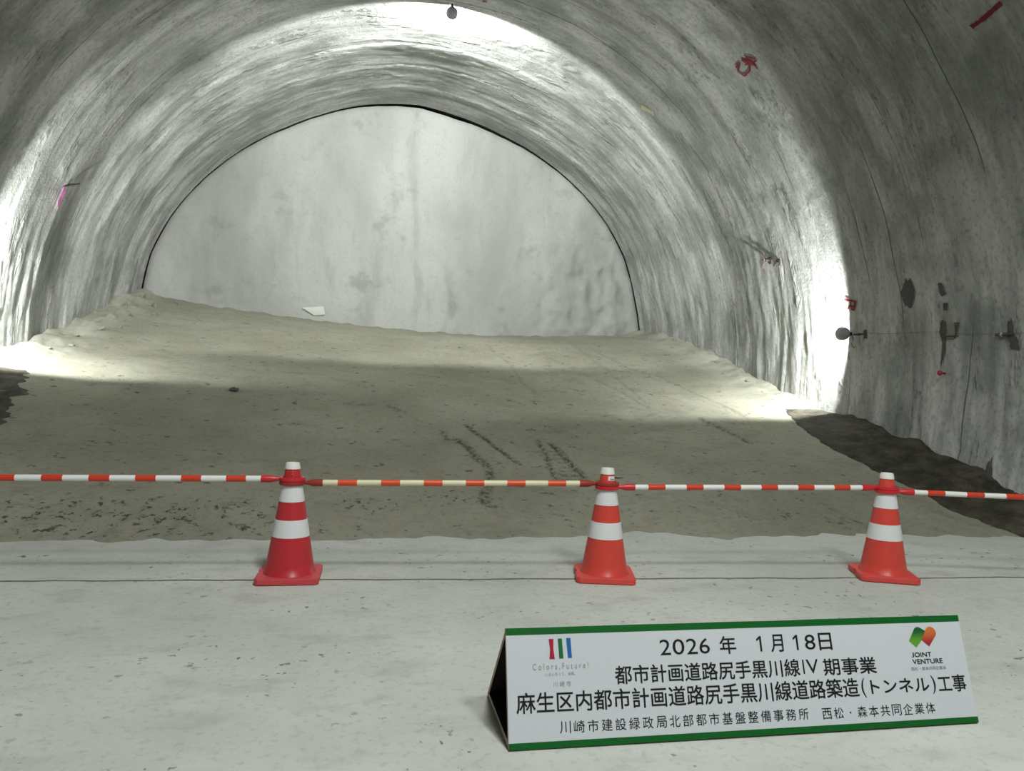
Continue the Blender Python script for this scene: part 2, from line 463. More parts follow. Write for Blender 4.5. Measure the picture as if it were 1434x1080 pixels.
def wall_blob(name, yz, mat, parent, side=1, off=0.012, rag=0.2):
    """a flat irregular patch on the lining; yz: outline as (Y, z)"""
    yz = np.array(yz, float)
    th = np.degrees(np.arcsin(np.clip((yz[:,1]-ZC)/R0, -1, 1)))
    if side < 0: th = 180-th
    P = np.stack([th, yz[:,0]], -1)
    q = []
    for a, b in zip(P, np.roll(P, -1, 0)):
        for k in range(3): q.append(a+(b-a)*k/3)
    q = np.array(q); c = q.mean(0)
    ring = c + (q-c)*(1 + rag*np.array([random.uniform(-1, 1) for _ in q]))[:, None]
    verts = [c]; faces = []; n = len(q)
    for f in (0.4, 0.75, 1.0): verts += list(c + (ring-c)*f)
    verts = np.array(verts)
    W = lining_pt(verts[:,0], verts[:,1], off)
    for i in range(n):
        j = (i+1) % n
        faces.append((0, 1+i, 1+j))
        for k in range(2): faces.append((1+k*n+i, 1+(k+1)*n+i, 1+(k+1)*n+j, 1+k*n+j))
    return mesh_obj(name, W, faces, mat, parent, smooth=True)

def wall_stroke(name, strokes, width, mat, parent, off=0.014):
    """painted strokes; each a list of (theta, Y)"""
    V, F = [], []
    for st in strokes:
        st = np.array(st, float); q = []
        for a, b in zip(st[:-1], st[1:]):
            m = max(2, int(np.hypot((b[0]-a[0])*R0*math.pi/180, b[1]-a[1])/0.03))
            q += [a+(b-a)*k/m for k in range(m)]
        q.append(st[-1]); q = np.array(q)
        qa = np.c_[np.radians(q[:,0])*R0, q[:,1]]
        d = np.gradient(qa, axis=0); d /= np.linalg.norm(d, axis=1)[:, None]+1e-9
        nr = np.c_[-d[:,1], d[:,0]]
        w = width*0.5*(1+0.25*np.array([random.uniform(-1, 1) for _ in q]))[:, None]
        A = qa+nr*w; B = qa-nr*w
        base = len(V)
        for a, b in zip(A, B):
            for p in (a, b): V.append(lining_pt(np.degrees(p[0]/R0), p[1], off))
        for i in range(len(q)-1): F.append((base+2*i, base+2*i+1, base+2*i+3, base+2*i+2))
    return mesh_obj(name, V, F, mat, parent)

# red marks and dark patches on the lining
def tY(*xyz): return [(th_of(x, z), y) for x, y, z in xyz]
wall_stroke('spray_mark', [tY((4.982,9.593,5.556),(4.97,9.47,5.571),(5.028,9.616,5.512),(5.098,9.565,5.443),(5.09,9.44,5.45),(5.05,9.36,5.48),(4.958,9.416,5.578)),
                           tY((5.022,9.433,5.517),(5.02,9.30,5.53),(5.117,9.283,5.423)),
                           tY((4.939,9.325,5.596),(4.971,9.288,5.567),(5.01,9.228,5.529),(5.052,9.208,5.489),(5.04,9.33,5.50),(4.97,9.40,5.57)),
                           tY((4.96,9.33,5.575),(5.066,9.32,5.475))], 0.028, M['spray'], ceiling)
wall_stroke('spray_slash', [tY((5.689,6.315,4.742),(5.679,6.153,4.756),(5.653,5.953,4.792))], 0.045, M['spray'], wall_right)
wall_stroke('spray_scribble', [tY((6.634,9.409,2.482),(6.637,9.335,2.465),(6.642,9.204,2.434),(6.654,9.231,2.36),(6.65,9.318,2.387),(6.657,9.356,2.341)),
                           tY((6.642,9.30,2.44),(6.655,9.29,2.34),(6.66,9.237,2.322),(6.65,9.22,2.40))], 0.03, M['spray'], wall_right)
wall_stroke('spray_dot', [tY((1.82,11.781,7.042),(1.885,11.769,7.034))], 0.06, M['spray'], ceiling)
wall_stroke('spray_dab', [tY((4.63,12.26,5.855),(4.81,12.13,5.712))], 0.10, M['spray_yellow'], ceiling)
for yz in ([(8.23,2.61),(8.33,2.48),(8.26,2.28),(8.16,2.25),(8.09,2.48),(8.14,2.61)],
           [(7.69,2.5),(7.63,2.51),(7.58,2.37),(7.65,2.34),(7.69,2.42)],
           [(7.63,2.29),(7.57,2.28),(7.58,2.19),(7.64,2.19)],
           [(7.67,2.09),(7.61,2.12),(7.6,1.94),(7.63,1.74),(7.66,1.58),(7.70,1.56),(7.68,1.82),(7.72,1.94)],
           [(7.49,2.06),(7.43,2.03),(7.47,1.9),(7.53,1.88),(7.53,1.97)],
           [(6.78,1.98),(6.73,2.03),(6.71,1.89),(6.64,1.8),(6.65,1.73),(6.74,1.73),(6.78,1.83)],
           [(6.9,0.52),(6.86,0.59),(6.82,0.38),(6.84,0.27),(6.92,0.3)],
           [(9.09,2.04),(9.02,2.04),(9.01,1.93),(9.08,1.91)]):
    wall_blob('dark_patch', yz, M['pitted'], wall_right)  # dark colour painted in for shaded holes in the lining

# ------------------------------------------------------------------ end face of the heading
def build_face():
    n, m = 260, 90
    ths = np.linspace(-14, 194, n)
    rs = np.linspace(0.0, 1.0, m)
    V, F = [], []
    edge = np.interp(ths, ARCH[:,0], ARCH[:,1])
    gap = 0.012 + 0.05*np.exp(-((ths-80)/17)**2) + 0.012*np.array([pnoise(t*0.4, 0.5, 3.0) for t in ths])
    edge = edge - gap
    TH, RR = np.meshgrid(np.radians(ths), rs, indexing='ij')
    r = RR*edge[:, None]
    X = XC + r*np.cos(TH); Z = ZC + r*np.sin(TH)
    D = 0.07*fbm(X*0.5, Z*0.35, 2.0, 3) + 0.025*fbm(X*1.8, Z*1.2, 5.0, 4)
    ru = sstep(3.3, 5.3, X)*(1-sstep(3.5, 5.2, Z))
    D = D + (0.016+0.12*ru)*fbm(X*3.2, Z*2.4, 8.0, 3)
    D = D*(1-0.7*sstep(0.94, 1.0, RR))
    D = D + 0.05*sstep(0.985, 1.0, RR)
    Y = YF + 0.015 + D
    P = np.stack([X, Y, Z], -1).reshape(-1, 3)
    I = np.arange(n*m).reshape(n, m)
    F = np.stack([I[:-1, :-1], I[:-1, 1:], I[1:, 1:], I[1:, :-1]], -1).reshape(-1, 4)
    # rock behind the edge so the gap is closed
    o = mesh_obj('wall_back', P, F.tolist(), M['face'], None, smooth=True)
    return tag(o, 'pale sprayed concrete end face closing the tunnel', 'wall', kind='structure')
wall_back = build_face()
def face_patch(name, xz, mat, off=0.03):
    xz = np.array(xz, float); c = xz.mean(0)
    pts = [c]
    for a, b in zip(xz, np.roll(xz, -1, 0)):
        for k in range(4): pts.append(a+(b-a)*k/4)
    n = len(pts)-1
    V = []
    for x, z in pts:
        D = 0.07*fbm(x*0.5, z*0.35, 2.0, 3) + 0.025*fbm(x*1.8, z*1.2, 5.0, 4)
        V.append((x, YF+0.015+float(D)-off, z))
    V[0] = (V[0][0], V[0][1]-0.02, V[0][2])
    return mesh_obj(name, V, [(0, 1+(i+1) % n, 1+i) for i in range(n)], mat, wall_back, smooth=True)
face_patch('reflection_patch', [(-1.05,2.57),(-0.60,2.62),(-0.56,2.45),(-0.79,2.42),(-0.92,2.50)], M['patch_reflection'])  # light reflection on the end face, painted in as a pale patch

# rock shoulder behind the gap
def build_rock():
    ths = np.linspace(-16, 196, 200); V, F = [], []
    for t in ths:
        a = math.radians(t)
        for r, y in ((5.75, YF-0.05), (5.8, YF+0.35), (4.9, YF+0.4)):
            V.append((XC+r*math.cos(a), y, ZC+r*math.sin(a)))
    for i in range(len(ths)-1):
        for k in range(2): F.append((3*i+k, 3*i+k+1, 3*i+k+4, 3*i+k+3))
    return tag(mesh_obj('trim_1', V, F, M['pitted']), 'dark rock in the gap around the end face', 'rock', kind='structure')
build_rock()

# ------------------------------------------------------------------ floor
def grid_obj(name, xs, ys, zf, mat, attrs=None):
    X, Y = np.meshgrid(xs, ys, indexing='ij'); Z = zf(X, Y)
    P = np.stack([X, Y, Z], -1).reshape(-1, 3)
    I = np.arange(P.shape[0]).reshape(len(xs), len(ys))
    F = np.stack([I[:-1, :-1], I[1:, :-1], I[1:, 1:], I[:-1, 1:]], -1).reshape(-1, 4)
    me = bpy.data.meshes.new(name)
    me.vertices.add(len(P)); me.vertices.foreach_set('co', P.ravel())
    me.loops.add(F.size); me.loops.foreach_set('vertex_index', F.ravel())
    me.polygons.add(len(F)); me.polygons.foreach_set('loop_start', np.arange(0, F.size, 4))
    me.polygons.foreach_set('use_smooth', np.ones(len(F), bool))
    me.update(calc_edges=True); me.validate()
    for k, fn in (attrs or {}).items():
        at = me.attributes.new(k, 'FLOAT', 'POINT'); at.data.foreach_set('value', np.asarray(fn(X, Y), float).ravel())
    me.materials.append(mat)
    return link(bpy.data.objects.new(name, me))

flr = grid_obj('floor', np.linspace(-4.35, 6.65, 60), np.linspace(-11, 8.0, 100), lambda X, Y: 0.006*fbm(X*0.6, Y*0.6, 1.0, 3)-0.004 - 0.05*sstep(6.6, 7.2, Y), M['floor'])
tag(flr, 'pale grey concrete floor slab under the cones', 'floor', kind='structure')

# ------------------------------------------------------------------ earth ramp
TRACKS = [
 (0.065, 0.8, [(1.2,8.61),(1.29,8.36),(1.33,7.99),(1.4,7.76),(1.38,7.44),(1.31,7.14),(1.21,6.86),(1.2,6.63),(1.25,6.56)]),
 (0.04, 0.9, [(1.37,9.2),(1.49,8.78),(1.58,8.45),(1.63,8.25),(1.75,7.8)]),
 (0.035, 0.9, [(2.15,8.68),(2.1,8.02),(2.03,7.39),(2.01,7.2)]),
 (0.045, 0.9, [(2.27,8.55),(2.3,8.03),(2.31,7.57),(2.34,7.2)]),
 (0.05, 0.26, [(2.56,14.78),(2.67,12.86),(2.59,11.59),(2.73,10.76)]),
 (0.04, 0.18, [(3.65,14.65),(3.38,12.92),(3.0,11.21)]),
 (0.05, 0.24, [(3.54,13.55),(3.8,12.16),(4.04,11.08),(4.11,10.23)]),
 (0.04, 0.24, [(4.35,15.22),(4.3,12.96),(4.23,11.3),(4.19,10.44)]),
 (0.05, 0.28, [(4.58,14.27),(4.74,12.7),(5.1,11.98),(5.26,10.46),(5.32,9.52)]),
 (0.05, 0.8, [(4.62,9.59),(4.76,9.05),(4.83,8.6)]),
 (0.07, 0.6, [(-0.04,9.97),(0.28,9.96)]), (0.06, 0.6, [(0.5,9.9),(0.62,9.7)]),
 (0.08, 0.7, [(-1.47,10.35),(-1.43,10.33)]),
 (0.06, 0.6, [(1.05,8.9),(1.1,8.6)]),
]
def seg_d(X, Y, a, b):
    ax, ay = a; bx, by = b
    L2 = (bx-ax)**2+(by-ay)**2
    t_ = np.clip(((X-ax)*(bx-ax)+(Y-ay)*(by-ay))/L2, 0, 1)
    return np.hypot(X-ax-t_*(bx-ax), Y-ay-t_*(by-ay))
def stain(X, Y):
    s = np.zeros_like(X)
    Xw = X + 0.03*pnoise(X*3, Y*3, 5.0)
    for w, a, pl in TRACKS:
        d = np.full_like(X, 9.0)
        for p, q in zip(pl[:-1], pl[1:]): d = np.minimum(d, seg_d(Xw, Y, p, q))
        s = np.maximum(s, a*(1-sstep(w*0.35, w*1.15, d)))
    # cleat marks between the two lines of one track
    tr = (X > 2.04) & (X < 2.30) & (Y > 7.3) & (Y < 8.3)
    s = np.maximum(s, 0.6*tr*(np.sin(Y*2*np.pi/0.13) > 0.45))
    return s
def speck(X, Y):
    # scattered dark clods along the foot of the slope at the left
    m = (1-sstep(-0.9, 0.3, X))*(1-sstep(0.25, 0.75, np.abs(Y-6.4)))
    m2 = sstep(2.6, 3.4, X)*(1-sstep(4.6, 5.4, X))*(1-sstep(0.3, 1.1, np.abs(Y-6.6)))
    m3 = 1-sstep(0.15, 0.55, np.hypot((X-0.95)/1.3, Y-6.85))
    m4 = 1-sstep(0.1, 0.4, np.hypot((X-0.2)/1.5, Y-6.6))
    m5 = 0.7*(1-sstep(0.1, 0.45, np.hypot((X-0.1)/1.2, Y-9.95)))
    m6 = 0.55*sstep(-2.0, -0.5, X)*(1-sstep(0.3, 0.9, np.abs(Y-6.6)))
    m7 = 0.75*(1-sstep(0.1, 0.5, np.hypot(X-3.98, (Y-6.4)/1.3)))
    return np.maximum.reduce([m, 0.7*m2, m3, m4, m5, m6, m7])
def pale(X, Y):
    e = np.maximum(sstep(5.6, 6.5, X), 1-sstep(-4.3, -3.5, X))*sstep(10.6, 11.4, Y)
    return 0.75*np.clip(e*(0.8+1.0*fbm(X*1.5, Y*1.5, 4.0, 3)), 0, 1)
def ramp_surf(X, Y):
    z = ramp_z(X, Y)
    z = z + 0.04*fbm(X*0.5, Y*0.5, 2.0, 3) + 0.014*fbm(X*2.4, Y*2.4, 6.0, 3)*sstep(5.4, 6.6, Y)
    el = (1-sstep(-4.25, -3.55, X))*sstep(10.3, 11.2, Y)
    er = sstep(6.05, 6.65, X)*sstep(9.8, 11.0, Y)
    z = z + (el*1.3+er)*(0.05 + 0.13*np.clip(fbm(X*2.2, Y*1.8, 9.0, 4)+0.1, -0.2, 1))
    z = z + 0.07*sstep(16.5, 16.95, Y)*np.clip(0.2+fbm(X*2.5, Y*1.0, 3.0, 3), 0, 1) 
    z = z + 0.05*(pnoise(X*0.9, 0.3, 5.0)+0.6*pnoise(X*2.7, 0.7, 5.0)+0.4*pnoise(X*7.0, Y*4, 5.0))*(1-sstep(6.2, 7.6, Y))
    return z - 0.015*stain(X, Y)
ramp = grid_obj('earth_ramp', np.linspace(-4.5, 6.85, 420), np.linspace(5.2, YF+0.28, 320), ramp_surf, M['dirt'], {'stain': stain, 'pale': pale, 'speck': speck})
tag(ramp, 'packed olive brown earth ramp rising from the concrete floor to the end face', 'earth ramp', kind='structure')

# heaps of dark mud along the foot of the walls
def mud_bank(name, inner, xw, side, y0, y1, h, label):
    inner = np.array(inner)
    ny, nx = 160, 44
    ys = np.linspace(y0, y1, ny)
    xi = np.interp(ys, inner[:,1], inner[:,0]) + 0.09*pnoise(ys*1.7, 0.2, 3.0) + 0.05*pnoise(ys*5, 0.2, 3.0) + (0.22*pnoise(ys*3.1, 0.6, 9.0)+0.15*pnoise(ys*9.0, 0.4, 2.0) if side < 0 else 0.06*pnoise(ys*9.0, 0.4, 2.0))
    ends = (sstep(y0, y0+0.5, ys)*(1-sstep(y1-0.9, y1, ys)))[:, None]
    t_ = np.linspace(0, 1, nx)[None, :]
    X = xi[:, None] + (xw-xi[:, None])*t_; Y = np.broadcast_to(ys[:, None], X.shape)
    g = np.maximum(ramp_surf(X, Y), 0.0)
    hh = h*ends*(t_**0.8)*(0.85+0.5*fbm(X*1.6, Y*1.4, 2.0, 4)) + 0.05*fbm(X*5, Y*4, 4.0, 3)*ends*np.minimum(1, t_*5)
    Z = g + 0.012*ends*np.minimum(1, t_*8) + hh - 0.03*((t_ == 0) | (ends < 0.01))
    V = np.stack([X, Y, Z], -1).reshape(-1, 3)
    I = np.arange(ny*nx).reshape(ny, nx)
    F = np.stack([I[:-1, :-1], I[:-1, 1:], I[1:, 1:], I[1:, :-1]], -1).reshape(-1, 4)
    if side < 0: F = F[:, ::-1]
    o = mesh_obj(name, V, F.tolist(), M['mud'], None, smooth=True)
    return tag(o, label, 'mud', kind='stuff')
mud_bank('mud_bank', [(6.2,4.6),(5.9,5.6),(5.75,6.39),(5.75,7.06),(5.72,7.76),(5.75,8.56),(5.95,9.5),(6.3,10.5)], 6.78, 1, 4.9, 10.1, 0.20,
         'long bank of dark wet mud heaped along the foot of the right wall')
mud_bank('mud_bank', [(-3.2,7.6),(-3.35,8.5),(-3.62,9.7),(-3.82,10.4),(-4.2,10.9)], -4.5, -1, 7.6, 10.5, 0.035,
         'dark wet mud patch at the foot of the left wall')

# clods of pale sprayed concrete at the edges of the ramp
def clod_mesh(seed):
    bm = bmesh.new(); bmesh.ops.create_icosphere(bm, subdivisions=3, radius=1)
    for v in bm.verts:
        p = v.co
        n = float(fbm(p.x*1.1+seed*7, p.y*1.1, p.z*1.1, 3))
        v.co = p*(1+0.6*n)
        v.co.z *= 0.6
    me = bpy.data.meshes.new('rubble_clod'); bm.to_mesh(me); bm.free()
    me.materials.append(M['dirt_pale'])
    return me
M['dirt_pale'] = plain('pale_rubble', (0.27, 0.27, 0.225), 0.95, 0.1, 0.25, 20, bump=0.6)
cm = [clod_mesh(s) for s in range(4)]
CL = [(-4.0,11.5,.07),(-3.92,12.1,.09),(-4.05,12.7,.08),(-3.85,13.2,.12),(-3.7,13.6,.07),(-3.95,14.0,.13),(-3.75,14.5,.10),(-3.5,14.9,.08),(-4.0,15.2,.14),(-3.7,15.8,.12),(-3.3,13.9,.05),(-3.95,16.3,.15),(-3.4,16.4,.09)]
CR = [(6.35,11.0,.05),(6.42,11.6,.08),(6.3,12.2,.06),(6.45,12.8,.09),(6.35,13.5,.07),(6.2,14.2,.07),(6.45,14.7,.10),(6.2,15.4,.08),(6.05,16.0,.07),(6.35,16.2,.1)]
for lst, lab, grp in ((CL, 'pale clod lying on the ramp edge by the foot of the left wall', 'clods along the left wall'), (CR, 'pale clod lying on the ramp edge by the foot of the right wall', 'clods along the right wall')):
    for i, (x, y, s) in enumerate(lst):
        o = bpy.data.objects.new('rubble_clod', cm[i % 4]); link(o)
        z = float(ramp_surf(np.array([x]), np.array([y]))[0])
        o.location = (x, y, z+0.15*s); s *= 0.5; o.scale = (s, s*0.9, s*0.9); o.rotation_euler = (0.2*i, 0.1*i, 1.3*i)
        tag(o, lab, 'clod', grp)
o = bpy.data.objects.new('stone', clod_mesh(9)); link(o)
o.data.materials[0] = M['pitted']
o.location = (-1.45, 10.35, float(ramp_surf(np.array([-1.45]), np.array([10.35]))[0])+0.02); o.scale = (.06, .05, .05)
tag(o, 'small dark stone lying alone on the left side of the ramp', 'stone')

# ------------------------------------------------------------------ traffic cones
CONE_SLOPE = (0.150-0.037)/(0.700-0.030)
def cone_r(z): return 0.150 - CONE_SLOPE*(z-0.030)
def build_cone(loc, rz, label, mbody, mbase, sticker=False, dots=False):
    root = empty('traffic_cone', loc, rz)
    tag(root, label, 'traffic cone', 'traffic cones holding up the striped bars')
    h, ch, nt = 0.185, 0.022, 0.028
    out = [(-h+ch, -h), (h-ch, -h), (h, -h+ch), (h, h-ch), (h-ch, h), (-h+ch, h), (-h, h-ch), (-h, nt), (-h+0.012, nt), (-h+0.012, -nt), (-h, -nt), (-h, -h+ch)]
    base = prism('base', out, 0.0, 0.036, mbase, root, bevel=0.004)
    pr = [(0.158, 0.030), (0.156, 0.040), (cone_r(0.05), 0.05)]
    pr += [(cone_r(z), z) for z in (0.1, 0.2, 0.258, 0.362, 0.47, 0.565, 0.60, 0.664)]
    lathe('cone_body', pr, mbody, root)
    for z0, z1 in ((0.258, 0.362), (0.468, 0.570)):
        lathe('reflective_band', [(cone_r(z0)-0.001, z0), (cone_r(z0)+0.0018, z0+0.001), (cone_r(z1)+0.0018, z1-0.001), (cone_r(z1)-0.001, z1)], M['band'], root)
    lathe('cap', [(cone_r(.663)+.0005, .663), (cone_r(.665)+.004, .664), (cone_r(.697)+.003, .697), (cone_r(.70)+.001, .701), (0.026, .701), (0.022, .694), (0.0, .694)], M['cap'], root)
    if dots:
        for z in (0.648, 0.632):
            bm = bmesh.new(); bmesh.ops.create_uvsphere(bm, u_segments=12, v_segments=8, radius=0.006)
            a = math.radians(-85)
            bmesh.ops.translate(bm, verts=bm.verts, vec=(cone_r(z)*math.cos(a), cone_r(z)*math.sin(a), z))
            bm_obj('rivet', bm, M['cone_pink'], root, smooth=True)
    if sticker:
        V, F = [], []
        n = 12
        for k in range(n+1):
            a = math.radians(-86-rz*57.3 + (k/n-0.5)*62 + 14)
            for z in (0.626, 0.652): V.append(((cone_r(z)+0.0015)*math.cos(a), (cone_r(z)+0.0015)*math.sin(a), z))
        for k in range(n): F.append((2*k, 2*k+2, 2*k+3, 2*k+1))
        st = mesh_obj('sticker', V, F, M['band'], root)
        st['label'] = 'small white name sticker with dark print'
        V, F = [], []
        for a0, a1, z0, z1 in ((-14, -9, .631, .640), (-7, 2, .632, .637), (4, 9, .631, .636), (10, 19, .633, .637)):
            b = len(V)
            for a in (a0, a1):
                for z in (z0, z1):
                    aa = math.radians(-86-rz*57.3+14+a); V.append(((cone_r(z)+0.0025)*math.cos(aa), (cone_r(z)+0.0025)*math.sin(aa), z))
            F.append((b, b+2, b+3, b+1))
        mesh_obj('print', V, F, M['ink'], st)
        tube('cable_tie', [(0.03, 0.0, .640), (0.05, 0.0, .641), (0.075, 0.0, .638), (0.102, 0.0, .642)], [.003, .006, .004, .002], M['socket'], root, 6)
    return root
CJ = -0.0733
CONES = [(-0.324, 4.8372), (1.6365, 4.6934), (3.571, 4.5515)]
build_cone((*CONES[0], 0), math.radians(-2), 'leftmost cone, crimson with two white bands and a pinkish base', M['cone_crimson'], M['cone_pink'], dots=True)
build_cone((*CONES[1], 0), math.radians(-14), 'middle cone, orange red, with a small white sticker below its cap', M['cone_red'], M['cone_red_base'], sticker=True)
build_cone((*CONES[2], 0), math.radians(-22), 'rightmost cone, orange red, standing between the sign and the right wall', M['cone_red'], M['cone_red_base'])

# ------------------------------------------------------------------ cone bars
def build_bar(A, zA, B, zB, label, m_tube, m_tape, m_ringA, m_ringB, r=0.0185):
    A3 = Vector((A[0], A[1], zA)); B3 = Vector((B[0], B[1], zB))
    root = empty('cone_bar', A3); tag(root, label, 'barrier bar', 'striped bars between the cones')
    d = (B3-A3); L = d.length; d.normalize()
    s0, s1 = 0.175, L-0.175
    bm = bmesh.new()
    fr = [0.0]; x = 0.06
    for k in range(6):
        fr += [x, x+0.0717]; x += 0.0717+0.09
    fr.append(1.0)
    for i, (a, b) in enumerate(zip(fr[:-1], fr[1:])):
        pa = d*(s0+(s1-s0)*a); pb = d*(s0+(s1-s0)*b)
        tape = i % 2 == 1
        tube_bm(bm, [pa, pb], r*(1.06 if tape else 1.0), 20, 1 if tape else 0)
    bm_obj('tube', bm, None, root, smooth=True, mats=[m_tube, m_tape])
    for P, sgn, mr in ((Vector((0, 0, 0)), 1, m_ringA), (d*L, -1, m_ringB)):
        lathe('end_ring', [(0.0575, -0.011), (0.072, -0.012), (0.077, -0.008), (0.077, 0.008), (0.072, 0.012), (0.0575, 0.011), (0.0575, -0.011)], mr, root, 40, mtx=Matrix.Translation(P))
        e = d*sgn
        tube('end_sleeve', [P+e*0.068, P+e*0.085, P+e*0.105, P+e*0.125, P+e*0.182], [0.011, 0.012, 0.017, 0.0225, 0.0225], mr, root, 18)
    return root
ZU, ZL = 0.601, 0.578
C0 = (CONES[0][0]-1.93, 4.94); C4 = (CONES[2][0]+1.93, 4.12)
build_bar(C0, 0.585, CONES[0], ZU, 'leftmost bar, white with orange red stripes, ending at the leftmost cone', M['bar_white'], M['bar_red'], M['ring_red'], M['ring_red'])
build_bar(CONES[0], ZL, CONES[1], ZU, 'yellowed cream bar with orange stripes between the leftmost and middle cones', M['bar_cream'], M['bar_orange'], M['ring_dull'], M['ring_dull'])
build_bar(CONES[1], ZL, CONES[2], ZU, 'white bar with red stripes between the middle and rightmost cones', M['bar_white'], M['bar_red'], M['ring_red'], M['ring_red'], 0.0175)
build_bar(CONES[2], ZL, C4, 0.560, 'striped bar leading right from the rightmost cone to the right edge', M['bar_white'], M['bar_red'], M['ring_red'], M['ring_red'], 0.0175)

# ------------------------------------------------------------------ sign board
SW, SH, TILT, SD, TK = 1.839, 0.396, 0.329, 0.459, 0.019
sign = empty('sign_board', (0.565, 2.528, 0.0), -0.017)
tag(sign, 'long white triangular sign board with green borders and black Japanese text on the floor', 'sign')
ct, st_ = math.cos(TILT), math.sin(TILT)
def pan(u, v, off=0.0):      # point on the front panel
    return (u, v*st_ - off*ct, v*ct + off*st_)
def slab(name, p0, p1, thick_in, mat, parent=sign, cut=0.0):
    """panel running along the sign between the two cross section points, thickness towards the inside"""
    (y0, z0), (y1, z1) = p0, p1; nx, nz = thick_in
    V = []
    for x in (0.0, SW):
        V += [(x, y0, z0), (x, y1, z1), (x, y1+nx, z1+nz), (x, y0+nx+(y1-y0)*cut/math.hypot(y1-y0, z1-z0), z0+nz+(z1-z0)*cut/math.hypot(y1-y0, z1-z0))]
    F = [(3, 2, 1, 0), (4, 5, 6, 7), (0, 1, 5, 4), (1, 2, 6, 5), (2, 3, 7, 6), (3, 0, 4, 7)]
    return mesh_obj(name, V, F, None, parent, mats=[mat, M['shaded_wood']], fmat=[0, 0, 0, 0, 1, 0])
top = (SH*st_, SH*ct); back = (SD, 0.008)
front = slab('front_panel', (0, 0), top, (TK*ct, -TK*st_), M['wood'])
dx, dz = back[0]-top[0], back[1]-top[1]; Lb = math.hypot(dx, dz)
bk = slab('back_panel', top, back, (dz/Lb*TK, -dx/Lb*TK), M['wood'], cut=0.034)
end = mesh_obj('end_panel', [(SW-0.012-dx_, y, z) for dx_ in (0, 0.012) for y, z in ((0.02, 0.018), (SD-0.035, 0.018), (top[0]+0.012, top[1]-0.045))],
               [(0, 1, 2), (5, 4, 3), (0, 3, 4, 1), (1, 4, 5, 2), (2, 5, 3, 0)], M['shaded_wood'], sign)  # unseen board at the right end, added to keep the inside dark
bt = slab('base_panel', (0.012, 0.002), (SD-0.015, 0.002), (0, TK), M['wood'])
def sheet(name, poly, mat, off, parent=front):
    return mesh_obj(name, [pan(u, v, off) for u, v in poly], [tuple(range(len(poly)))], mat, parent)
sheet('white_sheet', [(0, .0), (SW, .0), (SW, SH), (0, SH)], M['sign_white'], 0.0008)
def band_poly(v0, v1, wav0, wav1):
    n = 40; lo = []; hi = []
    for k in range(n+1):
        u = SW*k/n
        lo.append((u, v0 + wav0*float(pnoise(u*4.5, v0*9, 1.0)))); hi.append((u, v1 + wav1*float(pnoise(u*4.5, v1*9, 5.0))))
    return lo + hi[::-1]
def band_mesh(name, v0, v1, w0, w1, off):
    p = band_poly(v0, v1, w0, w1); n = len(p)//2
    V = [pan(u, v, off) for u, v in p]
    F = [(k, k+1, 2*n-2-k, 2*n-1-k) for k in range(n-1)]
    return mesh_obj(name, V, F, M['sign_green'], front)
band_mesh('green_border', 0.372, SH+0.0, 0.0, 0.002, 0.0016)
band_mesh('green_border', 0.0, 0.0215, 0.0, 0.0, 0.0016)

def text(name, body, u0, v0, u1, v1, mat, off=0.0020, weight=0.0, parent=front, sx=None):
    cu = bpy.data.curves.new(name, 'FONT'); cu.body = body; cu.size = 1.0
    cu.resolution_u = 3
    tmp = bpy.data.objects.new(name, cu); COL.objects.link(tmp)
    dg = bpy.context.evaluated_depsgraph_get()
    me = bpy.data.meshes.new_from_object(tmp.evaluated_get(dg))
    bpy.data.objects.remove(tmp)
    n = len(me.vertices); co = np.zeros(n*3); me.vertices.foreach_get('co', co); co = co.reshape(-1, 3)
    lo, hi = co.min(0), co.max(0)
    u = u0 + (co[:,0]-lo[0])/(hi[0]-lo[0])*(u1-u0); v = v0 + (co[:,1]-lo[1])/(hi[1]-lo[1])*(v1-v0)
    P = np.stack([u, v*st_ - off*ct, v*ct + off*st_], -1)
    me.vertices.foreach_set('co', P.ravel())
    if weight:                      # heavier strokes: the outline printed four times, a hair apart
        bm = bmesh.new()
        for k, (du, dv) in enumerate(((-1, -1), (1, -1), (1, 1), (-1, 1))):
            nb = len(bm.verts); bm.from_mesh(me); bm.verts.ensure_lookup_table()
            w = Vector((du*weight, dv*weight*st_ - 0.00006*k*ct, dv*weight*ct + 0.00006*k*st_))
            for vv in bm.verts[nb:]: vv.co += w
        bm.to_mesh(me); bm.free()
    me.materials.clear(); me.materials.append(mat)
    me.update(); me.name = name
    return link(bpy.data.objects.new(name, me), parent)
INK = M['ink']
WT = 0.0006
for s, a, b in (('2', .5705, .612), ('0', .620, .666), ('2', .674, .7165), ('6', .7245, .7655), ('8', 1.153, 1.196)):
    text('date_lettering', s, a, .287, b, .341, INK, weight=0.0)
for u in (.967, 1.117):
    sheet('date_lettering', [(u, .287), (u+.0075, .287), (u+.0075, .3415), (u+.0005, .3415), (u-.0125, .331), (u-.0125, .3235), (u, .332)], INK, 0.002)
for s, a, b in (('年', .806, .870), ('月', 1.012, 1.062), ('日', 1.212, 1.265)):
    text('date_lettering', s, a, .2835, b, .345, INK, weight=WT)
text('title_lettering', '都市計画道路尻手黒川線', 0.393, .1950, 1.117, .2565, INK, weight=WT)
text('title_lettering', 'I', 1.131, .202, 1.137, .252, INK)
text('title_lettering', 'V', 1.146, .202, 1.196, .252, INK)
text('title_lettering', '期事業', 1.216, .1930, 1.438, .2525, INK, weight=WT)
text('title_lettering', '麻生区内都市計画道路尻手黒川線道路築造', 0.031, .1135, 1.350, .180, INK, weight=WT)
text('title_lettering', '(', 1.362, .110, 1.379, .178, INK)
text('title_lettering', 'トンネル', 1.402, .121, 1.652, .170, INK, weight=WT)
text('title_lettering', ')', 1.664, .110, 1.681, .176, INK)
